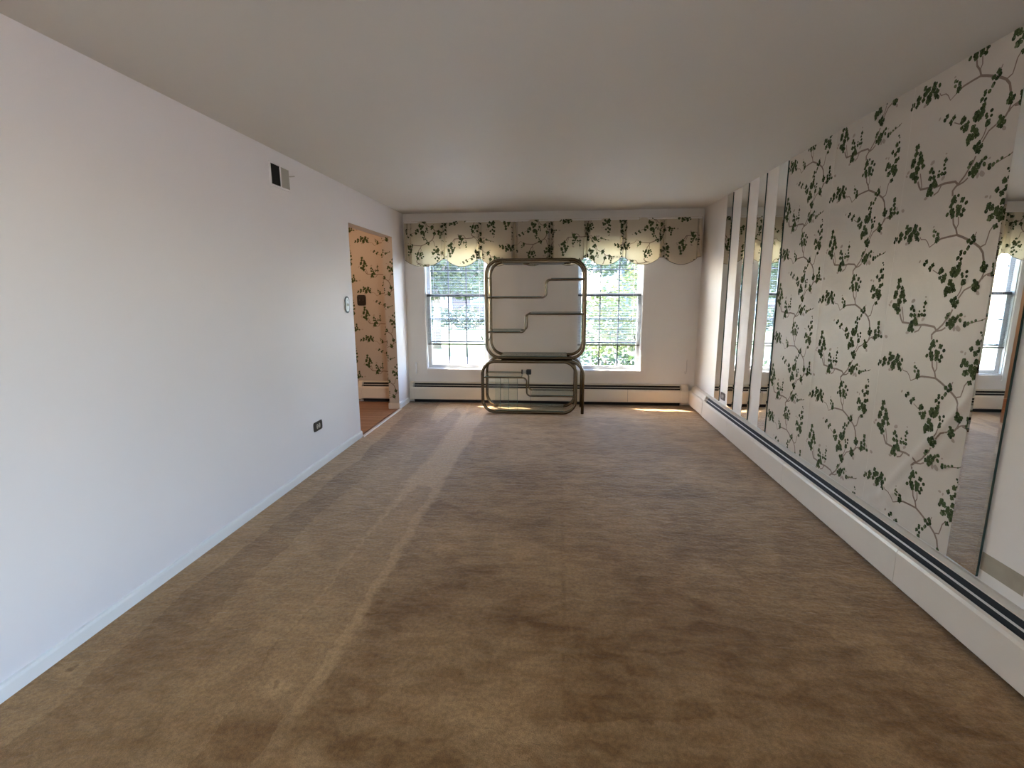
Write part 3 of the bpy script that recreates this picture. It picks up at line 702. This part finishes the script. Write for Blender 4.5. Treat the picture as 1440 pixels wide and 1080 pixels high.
outlet('wall_outlet', 'brown double outlet low between the two farthest mirror strips', lambda u, v, d: (XR-d, 5.352+u, 0.358+v), (XR, 5.352, 0.36), 'brown_plate', 'ivory', w=0.135)

sw = thing('light_switch', 'black edged silver switch plate beside the doorway', 'switch', loc=(XL, 4.622, 1.343))
def octo(w, h, c): return [(w/2, h/2-c*1.6), (w/2-c*0.5, h/2-c*0.6), (w*0.12, h/2), (-w*0.12, h/2), (-w/2+c*0.5, h/2-c*0.6), (-w/2, h/2-c*1.6), (-w/2, -h/2+c*1.6), (-w/2+c*0.5, -h/2+c*0.6), (-w*0.12, -h/2), (w*0.12, -h/2), (w/2-c*0.5, -h/2+c*0.6), (w/2, -h/2+c*1.6)]
m_ = MB(); m_.prism(octo(0.098, 0.156, 0.022), lambda u, v, s: (XL+(0.0002 if s == 0 else 0.005), 4.622+u, 1.343+v)); m_.build('border_plate', 'black', sw)
m_ = MB(); m_.prism(octo(0.074, 0.128, 0.018), lambda u, v, s: (XL+(0.004 if s == 0 else 0.007), 4.622+u, 1.343+v)); m_.build('face_plate', 'silver', sw)
m_ = MB(); m_.box(XL+0.006, 4.617, 1.330, XL+0.018, 4.627, 1.354, bev=0.002); m_.build('toggle', 'ivory', sw)
for q in (-1, 1):
    m_ = MB(); m_.lathe([(0.004, 0.006), (0.003, 0.0085)], (XL, 4.622, 1.343+q*0.042), n=8, axis='X'); m_.build('screw', 'black', sw)

hs = thing('hall_switch_plate', 'dark ornate double switch plate on the hall wallpaper', 'switch', loc=(-2.598, YB, 1.356))
m_ = MB(); m_.prism(ogee(0.118, 0.140, notch=0.14), lambda u, v, s: (-2.598+u, YB-(0.003 if s == 0 else 0.012), 1.356+v)); m_.build('cover_plate', 'bronze', hs)
for q in (-1, 1):
    m_ = MB(); m_.box(-2.598+q*0.024-0.005, YB-0.026, 1.347, -2.598+q*0.024+0.005, YB-0.011, 1.371, bev=0.002); m_.build('toggle', 'brown_plate', hs)

vt = thing('wall_vent', 'small wall vent with one dark and one grey half', 'vent', loc=(XL, 3.605, 2.27))
y0, y1, z0, z1 = 3.470, 3.735, 2.188, 2.352
m_ = MB()
ym = 3.606
for a, b, c, d in wall_cells([y0, y0+0.014, ym-0.006, ym+0.006, y1-0.012, y1], [z0, z0+0.013, z1-0.013, z1], [(y0+0.014, ym-0.006, z0+0.013, z1-0.013), (ym+0.006, y1-0.012, z0+0.013, z1-0.013)]):
    m_.box(XL+0.0002, a, c, XL+0.011, b, d)
m_.build('frame', 'wall', vt)
m_ = MB(); m_.box(XL+0.0002, y0+0.014, z0+0.013, XL+0.002, ym-0.006, z1-0.013); m_.build('dark_opening', 'dark', vt)
m_ = MB(); m_.box(XL+0.0002, ym+0.006, z0+0.013, XL+0.005, y1-0.012, z1-0.013); m_.build('closed_panel', 'vent_grey', vt)
for k in range(6):
    yy = y0+0.022+k*0.0195
    m_ = MB(); m_.prism([(0.002, yy), (0.009, yy+0.006), (0.0095, yy+0.0055), (0.0025, yy-0.0005)], lambda u, v, s: (XL+u, v, (z0+0.013) if s == 0 else (z1-0.013))); m_.build('louvre', 'dark', vt)
for k in range(6):
    yy = ym+0.014+k*0.0185
    m_ = MB(); m_.prism([(0.005, yy), (0.009, yy+0.010), (0.0095, yy+0.0095), (0.0055, yy-0.0005)], lambda u, v, s: (XL+u, v, (z0+0.013) if s == 0 else (z1-0.013))); m_.build('louvre', 'vent_grey', vt)
m_ = MB(); m_.tube([(XL+0.008, y1-0.012, 2.295), (XL+0.022, y1+0.016, 2.302), (XL+0.030, y1+0.028, 2.306)], 0.004, 6); m_.build('lever', 'vent_grey', vt)

cc = thing('cord_cleat', 'white cord cleat left of the windows', 'cleat', loc=(-1.89, YB, 0.46))
m_ = MB(); m_.box(-1.896, YB-0.012, 0.43, -1.880, YB-0.0003, 0.495, bev=0.003); m_.build('base', 'trim', cc)
m_ = MB(); m_.tube([(-1.888, YB-0.022, 0.385), (-1.888, YB-0.026, 0.42), (-1.888, YB-0.018, 0.46), (-1.888, YB-0.026, 0.50), (-1.888, YB-0.022, 0.538)], 0.009, 8); m_.build('horn', 'trim', cc)
hk = thing('cord_hook', 'small beige cord hook right of the windows', 'hook', loc=(1.63, YB, 0.5))
m_ = MB(); m_.box(1.628, YB-0.010, 0.505, 1.642, YB-0.0003, 0.560, bev=0.003); m_.build('base', 'wall_back', hk)
m_ = MB(); m_.tube([(1.638, YB-0.012, 0.60), (1.633, YB-0.016, 0.565), (1.636, YB-0.018, 0.50), (1.634, YB-0.020, 0.445), (1.628, YB-0.022, 0.420), (1.619, YB-0.024, 0.415), (1.614, YB-0.024, 0.432), (1.615, YB-0.022, 0.45)], 0.0035, 8); m_.build('wire', 'cord', hk)

# ------------------------------------------------------------------ brass and glass shelf units
TR, RR = 0.0190, 0.0092
def rrect(x0, x1, z0, z1, r, y, n=9):
    """closed rounded rectangle centreline"""
    pts = arc(x1-r, z1-r, r, 0, PI/2, n) + arc(x0+r, z1-r, r, PI/2, PI, n) + arc(x0+r, z0+r, r, PI, 3*PI/2, n) + arc(x1-r, z0+r, r, 3*PI/2, 2*PI, n)
    return [(u, y, v) for u, v in pts]
def srail(x0, xm, x1, za, zb, y, r=0.048):
    """rail that steps from height za to zb at xm"""
    s = 1 if zb > za else -1
    p = [(x0, za)]
    p += arc(xm-r, za+s*r, r, -s*PI/2, 0, 7)
    p += [(xm + r + r*math.cos(PI - s*0 - k/7*PI/2) , zb - s*r + s*r*math.sin(k/7*PI/2)) for k in range(8)]
    p.append((x1, zb))
    return [(u, y, v) for u, v in p]
def glass_panel(name, x0, x1, y0, y1, z, parent, th=0.006):
    m_ = MB(); m_.box(x0, y0, z, x1, y1, z+th)
    m_.m = [0, 0, 1, 1, 1, 1]
    return m_.build(name, ['shelf_glass', 'glass_edge'], parent)
YU0, YU1 = 5.925, 6.300
ux0, ux1, uz0, uz1 = -0.870+TR, 0.3245-TR, 0.657+TR, 1.838-TR
su = thing('display_shelf', 'tall brass tube display shelf with stepped glass shelves between the windows', 'shelf', loc=(-0.27, 6.1, 0))
for nm, y in (('front_frame', YU0), ('back_frame', YU1)):
    m_ = MB(); m_.tube(rrect(ux0, ux1, uz0, uz1, 0.165, y), TR, 12, closed=True); m_.build(nm, 'brass', su)
lx0, lx1, lz = -0.897, ux1-0.006, 0.619+TR
for nm, y in (('front_leg', YU0), ('back_leg', YU1)):
    pts = [(lx1, 0.0)] + arc(lx1-0.165, lz-0.165, 0.165, 0, PI/2, 9) + [(-0.68, lz)]
    m_ = MB(); m_.tube([(u, y, v) for u, v in pts], TR, 12); m_.build(nm, 'brass', su)
for y, nm in ((YU0, 'front_rail'), (YU1, 'back_rail')):
    for za, zb, xm in ((1.388, 1.597, -0.150), (0.982, 1.196, -0.393)):
        m_ = MB(); m_.tube(srail(ux0, xm, ux1, za, zb, y), RR, 8, cap=False); m_.build(nm, 'brass', su)
for za, zb, xm in ((1.388, 1.597, -0.150), (0.982, 1.196, -0.393)):
    glass_panel('glass_shelf', ux0+0.03, xm-0.06, YU0-0.004, YU1+0.004, za+RR, su); glass_panel('glass_shelf', xm+0.06, ux1-0.03, YU0-0.004, YU1+0.004, zb+RR, su)
glass_panel('glass_base', -0.690, 0.105, YU0-0.010, YU1+0.010, uz0+TR, su)
cz = uz1
m_ = MB(); m_.box(-0.665, YU0-0.012, cz-0.030, 0.120, YU1+0.010, cz+0.012, bev=0.004); lc = m_.build('light_canopy', 'brass', su)
m_ = MB(); m_.box(-0.660, YU0-0.008, cz-0.036, 0.115, YU1+0.006, cz-0.0302); m_.build('canopy_underside', 'brass_dark', lc)
for xx in (-0.385, 0.095):
    m_ = MB(); m_.lathe([(0.040, 0), (0.040, -0.010), (0.026, -0.016)], (xx, YU0+0.06, cz-0.036), n=16); m_.build('puck_light', 'brass', lc)
for xx in (ux0, ux1):
    for z in (uz0+0.20, uz1-0.20):
        m_ = MB(); m_.tube([(xx, YU0, z), (xx, YU1, z)], RR, 8); m_.build('side_bar', 'brass', su)

YL0, YL1 = 5.878, 6.255
bx0, bx1, bz0, bz1 = -0.922+TR, 0.234-TR, TR+0.0, 0.657-TR
sl = thing('low_shelf', 'low brass tube shelf unit standing on the carpet under the tall one', 'shelf', loc=(-0.34, 6.06, 0))
for nm, y in (('front_frame', YL0), ('back_frame', YL1)):
    m_ = MB(); m_.tube(rrect(bx0, bx1, bz0, bz1, 0.150, y), TR, 12, closed=True); m_.build(nm, 'brass', sl)
for y, nm in ((YL0, 'front_rail'), (YL1, 'back_rail')):
    m_ = MB(); m_.tube(srail(bx0, -0.370, bx1, 0.443, 0.222, y), RR, 8, cap=False); m_.build(nm, 'brass', sl)
glass_panel('glass_shelf', bx0+0.03, -0.425, YL0-0.004, YL1+0.004, 0.443+RR, sl); glass_panel('glass_shelf', -0.315, bx1-0.03, YL0-0.004, YL1+0.004, 0.222+RR, sl)
glass_panel('glass_base', -0.745, 0.075, YL0-0.010, YL1+0.010, bz0+TR, sl)
# loose glass panes stored upright in the low unit
for k, (xa, xb) in enumerate(((-0.855, -0.700), (-0.765, -0.600), (-0.665, -0.497))):
    y = 5.935 + k*0.035; zb_ = bz0+TR+0.0062
    m_ = MB()
    i = len(m_.v); le = 0.022
    m_.v += [(xa, y, zb_), (xb, y, zb_), (xb, y+0.006, zb_), (xa, y+0.006, zb_), (xa, y+le, 0.428), (xb, y+le, 0.428), (xb, y+le+0.006, 0.428), (xa, y+le+0.006, 0.428)]
    for q, mi in (((0, 1, 5, 4), 0), ((2, 3, 7, 6), 0), ((1, 2, 6, 5), 1), ((3, 0, 4, 7), 1), ((4, 5, 6, 7), 1), ((3, 2, 1, 0), 1)): m_.face(q, mi)
    i = len(m_.v)      # polished edge seen as a dark line
    m_.v += [(xb, y-0.0005, zb_), (xb+0.005, y-0.0005, zb_), (xb+0.005, y+0.007, zb_), (xb, y+0.007, zb_), (xb, y+le-0.0005, 0.428), (xb+0.005, y+le-0.0005, 0.428), (xb+0.005, y+le+0.007, 0.428), (xb, y+le+0.007, 0.428)]
    for q in ((0, 1, 5, 4), (2, 3, 7, 6), (1, 2, 6, 5), (3, 0, 4, 7), (4, 5, 6, 7), (3, 2, 1, 0)): m_.face([i+a_ for a_ in q], 1)
    o = m_.build('glass_pane', ['pane_glass', 'glass_edge'])
    tag(o, ['leftmost loose glass pane leaning upright inside the low brass shelf', 'middle loose glass pane leaning upright inside the low brass shelf', 'rightmost loose glass pane leaning upright inside the low brass shelf'][k], 'glass pane', 'loose glass panes in the low shelf')
lamp = thing('shelf_lamp', 'small black lamp fitting lying on the low glass shelf', 'lamp', loc=(-0.40, 6.10, 0.459))
zz = 0.4585
m_ = MB(); m_.box(-0.385, 6.02, zz, -0.325, 6.08, zz+0.06, bev=0.004); m_.build('end_block', 'black', lamp)
m_ = MB(); m_.tube([(-0.385, 6.05, zz+0.03), (-0.43, 6.05, zz+0.03)], 0.022, 12); m_.build('socket', 'silver', lamp)
m_ = MB(); m_.lathe([(0.029, 0), (0.029, -0.016)], (-0.43, 6.05, zz+0.0295), n=14, axis='X'); m_.build('collar', 'black', lamp)

# ------------------------------------------------------------------ outside
GZ = -0.45
g = MB(); g.box(-60, YB+0.14, GZ-0.1, 60, 90, GZ); g.box(XR+0.14, -40, GZ-0.1, 60, YB+0.14, GZ); g.box(-60, -40, GZ-0.1, -8, YB+0.14, GZ); g.box(-8, -40, GZ-0.1, XR+0.14, -3.5, GZ)
tag(g.build('lawn', 'grass'), 'green front lawn outside the windows', 'lawn', kind='structure')
g = MB(); g.box(-30, YB+2.2, GZ, 30, 14.5, GZ+0.02)
tag(g.build('driveway', 'concrete'), 'bright concrete drive outside the windows', 'driveway', kind='structure')

g = MB(); g.box(XR+0.14, -30, GZ, 40, YB+0.0, GZ+0.02)  # unseen ground added to bounce warm light through the side window
tag(g.build('added_bounce_ground', 'bounce_ground'), 'unseen tan ground added to bounce warm light', 'bounce_ground', kind='structure')
def house(x0, x1, y, h, label, loc, wm='brick'):
    t = thing('neighbour_house', label, 'house', 'houses across the drive', loc)
    m_ = MB(); m_.box(x0, y, GZ, x1, y+9, GZ+h); m_.build('wall', wm, t)
    m_ = MB(); m_.prism([(y-0.6, GZ+h), (y+9.6, GZ+h), (y+4.5, GZ+h+2.8)], lambda u, v, s: (x0-0.5 if s == 0 else x1+0.5, u, v)); m_.build('roof', 'roof', t)
    m_ = MB(); m_.box(x0, y-0.03, GZ, x1, y, GZ+0.5); m_.build('foundation', 'concrete', t)
    n = int((x1-x0)/2.6)
    for k in range(n):
        xx = x0+1.3+k*2.6
        dr = k == n//2
        z0 = GZ+(0.5 if dr else 1.15); z1 = GZ+2.55; hw = 0.55
        m_ = MB(); m_.box(xx-hw-0.12, y-0.06, z0-0.1, xx+hw+0.12, y-0.005, z1+0.12); wd = m_.build('door' if dr else 'window', 'white', t)
        m_ = MB(); m_.box(xx-hw, y-0.08, z0, xx+hw, y-0.055, z1); m_.build('pane', 'white' if dr else 'blue_glass', wd)
house(-17, -1.0, 34, 3.2, 'low brick house seen through the left window', (-9, 34, GZ))
house(2.4, 13.0, 20, 3.0, 'nearer blue grey house seen through the right window', (7, 20, GZ), wm='siding')

def foliage(name, blobs, n, size, mats, parent, seed):
    r = random.Random(seed); m_ = MB()
    tot = sum(b[3]**2 for b in blobs)
    for (cx, cy, cz_, rad, fz) in blobs:
        for _ in range(int(n*rad**2/tot)):
            while True:
                a = Vector((r.uniform(-1, 1), r.uniform(-1, 1), r.uniform(-1, 1)))
                if 0.05 < a.length < 1: break
            a = a.normalized()*(a.length**0.6)
            p = Vector((cx+a.x*rad, cy+a.y*rad, cz_+a.z*rad*fz))
            d = Vector((r.gauss(0, 1), r.gauss(0, 1), r.gauss(0, 0.6))).normalized(); e = d.cross(Vector((r.gauss(0, 1), r.gauss(0, 1), r.gauss(0, 1)))).normalized()
            sz = size*r.uniform(0.6, 1.4)
            i = len(m_.v)
            m_.v += [tuple(p-d*sz), tuple(p+e*sz*0.45), tuple(p+d*sz), tuple(p-e*sz*0.45)]
            m_.face((i, i+1, i+2, i+3), 0 if r.random() < 0.65 else 1)
    o = m_.build(name, mats, parent, fix=False); o['kind'] = 'stuff'
    return o
def tree(label, x, y, hgt, blobs, n, size, mats, seed, cat='tree'):
    t = thing('leafy_tree', label, cat, 'trees outside the windows', (x, y, GZ))
    m_ = MB(); m_.tube([(x, y, GZ), (x+0.05, y, GZ+hgt*0.4), (x-0.05, y+0.05, GZ+hgt)], 0.16, 8, r2=0.07); m_.build('trunk', 'bark', t)
    for k in range(5):
        th = k*2.4 + seed
        m_ = MB(); m_.tube([(x, y, GZ+hgt*(0.5+0.08*k)), (x+math.cos(th)*hgt*0.28, y+math.sin(th)*hgt*0.28, GZ+hgt*(0.75+0.08*k))], 0.06, 6, r2=0.02); m_.build('branch', 'bark', t)
    foliage('crown', [(x+a, y+b, GZ+c, d, e) for a, b, c, d, e in blobs], n, size, mats, t, seed)
tree('tall green tree seen through the left window', -4.2, 17.0, 3.6, [(-1.6, 0, 2.5, 1.15, 0.75), (-0.3, 0.2, 2.35, 1.1, 0.7), (1.0, 0, 2.5, 1.15, 0.75), (-2.6, 0.4, 3.2, 1.3, 0.8), (-0.9, -0.3, 3.5, 1.5, 0.8), (0.9, 0.4, 3.7, 1.4, 0.8), (-0.3, 0.3, 4.9, 1.6, 0.8)], 15000, 0.095, ['leaf1', 'leaf2'], 3)
tree('spreading tree standing behind the right window view', 2.4, 16.5, 4.0, [(-1.2, 0, 3.4, 1.3, 0.8), (0.6, 0.4, 3.2, 1.3, 0.8), (-0.2, 0, 4.6, 1.6, 0.8), (1.6, 0.3, 4.0, 1.4, 0.8)], 7000, 0.10, ['leaf1', 'leaf3'], 5)
def shrub(label, x, y, blobs, n, size, mats, seed):
    t = thing('leafy_shrub', label, 'shrub', 'shrubs outside the windows', (x, y, GZ))
    m_ = MB(); m_.tube([(x, y, GZ), (x+0.03, y, GZ+0.8)], 0.03, 6); m_.build('stem', 'bark', t)
    foliage('foliage', [(x+a, y+b, GZ+c, d, e) for a, b, c, d, e in blobs], n, size, mats, t, seed)
shrub('yellow green shrub outside the right window', 1.55, 10.2, [(0, 0, 1.5, 0.9, 0.9), (-0.7, 0.1, 1.2, 0.7, 0.9), (0.5, 0.1, 2.3, 0.75, 0.9)], 5000, 0.055, ['leaf2', 'leaf1'], 21)
shrub('dark low shrub close outside the right window', 0.75, 8.3, [(-0.3, 0, 0.55, 0.42, 0.9), (0.25, 0, 0.6, 0.4, 0.9), (0.6, 0.1, 0.5, 0.38, 0.9)], 2600, 0.04, ['leaf3', 'leaf1'], 22)
shrub('low hedge shrub along the lawn left of the drive', -5.6, 26.0, [(-4, 0, 0.6, 0.9, 0.7), (-2.4, 0, 0.6, 0.9, 0.7), (-0.8, 0, 0.6, 0.9, 0.7), (0.8, 0, 0.6, 0.9, 0.7), (2.4, 0, 0.6, 0.9, 0.7)], 4000, 0.10, ['leaf3', 'leaf1'], 23)
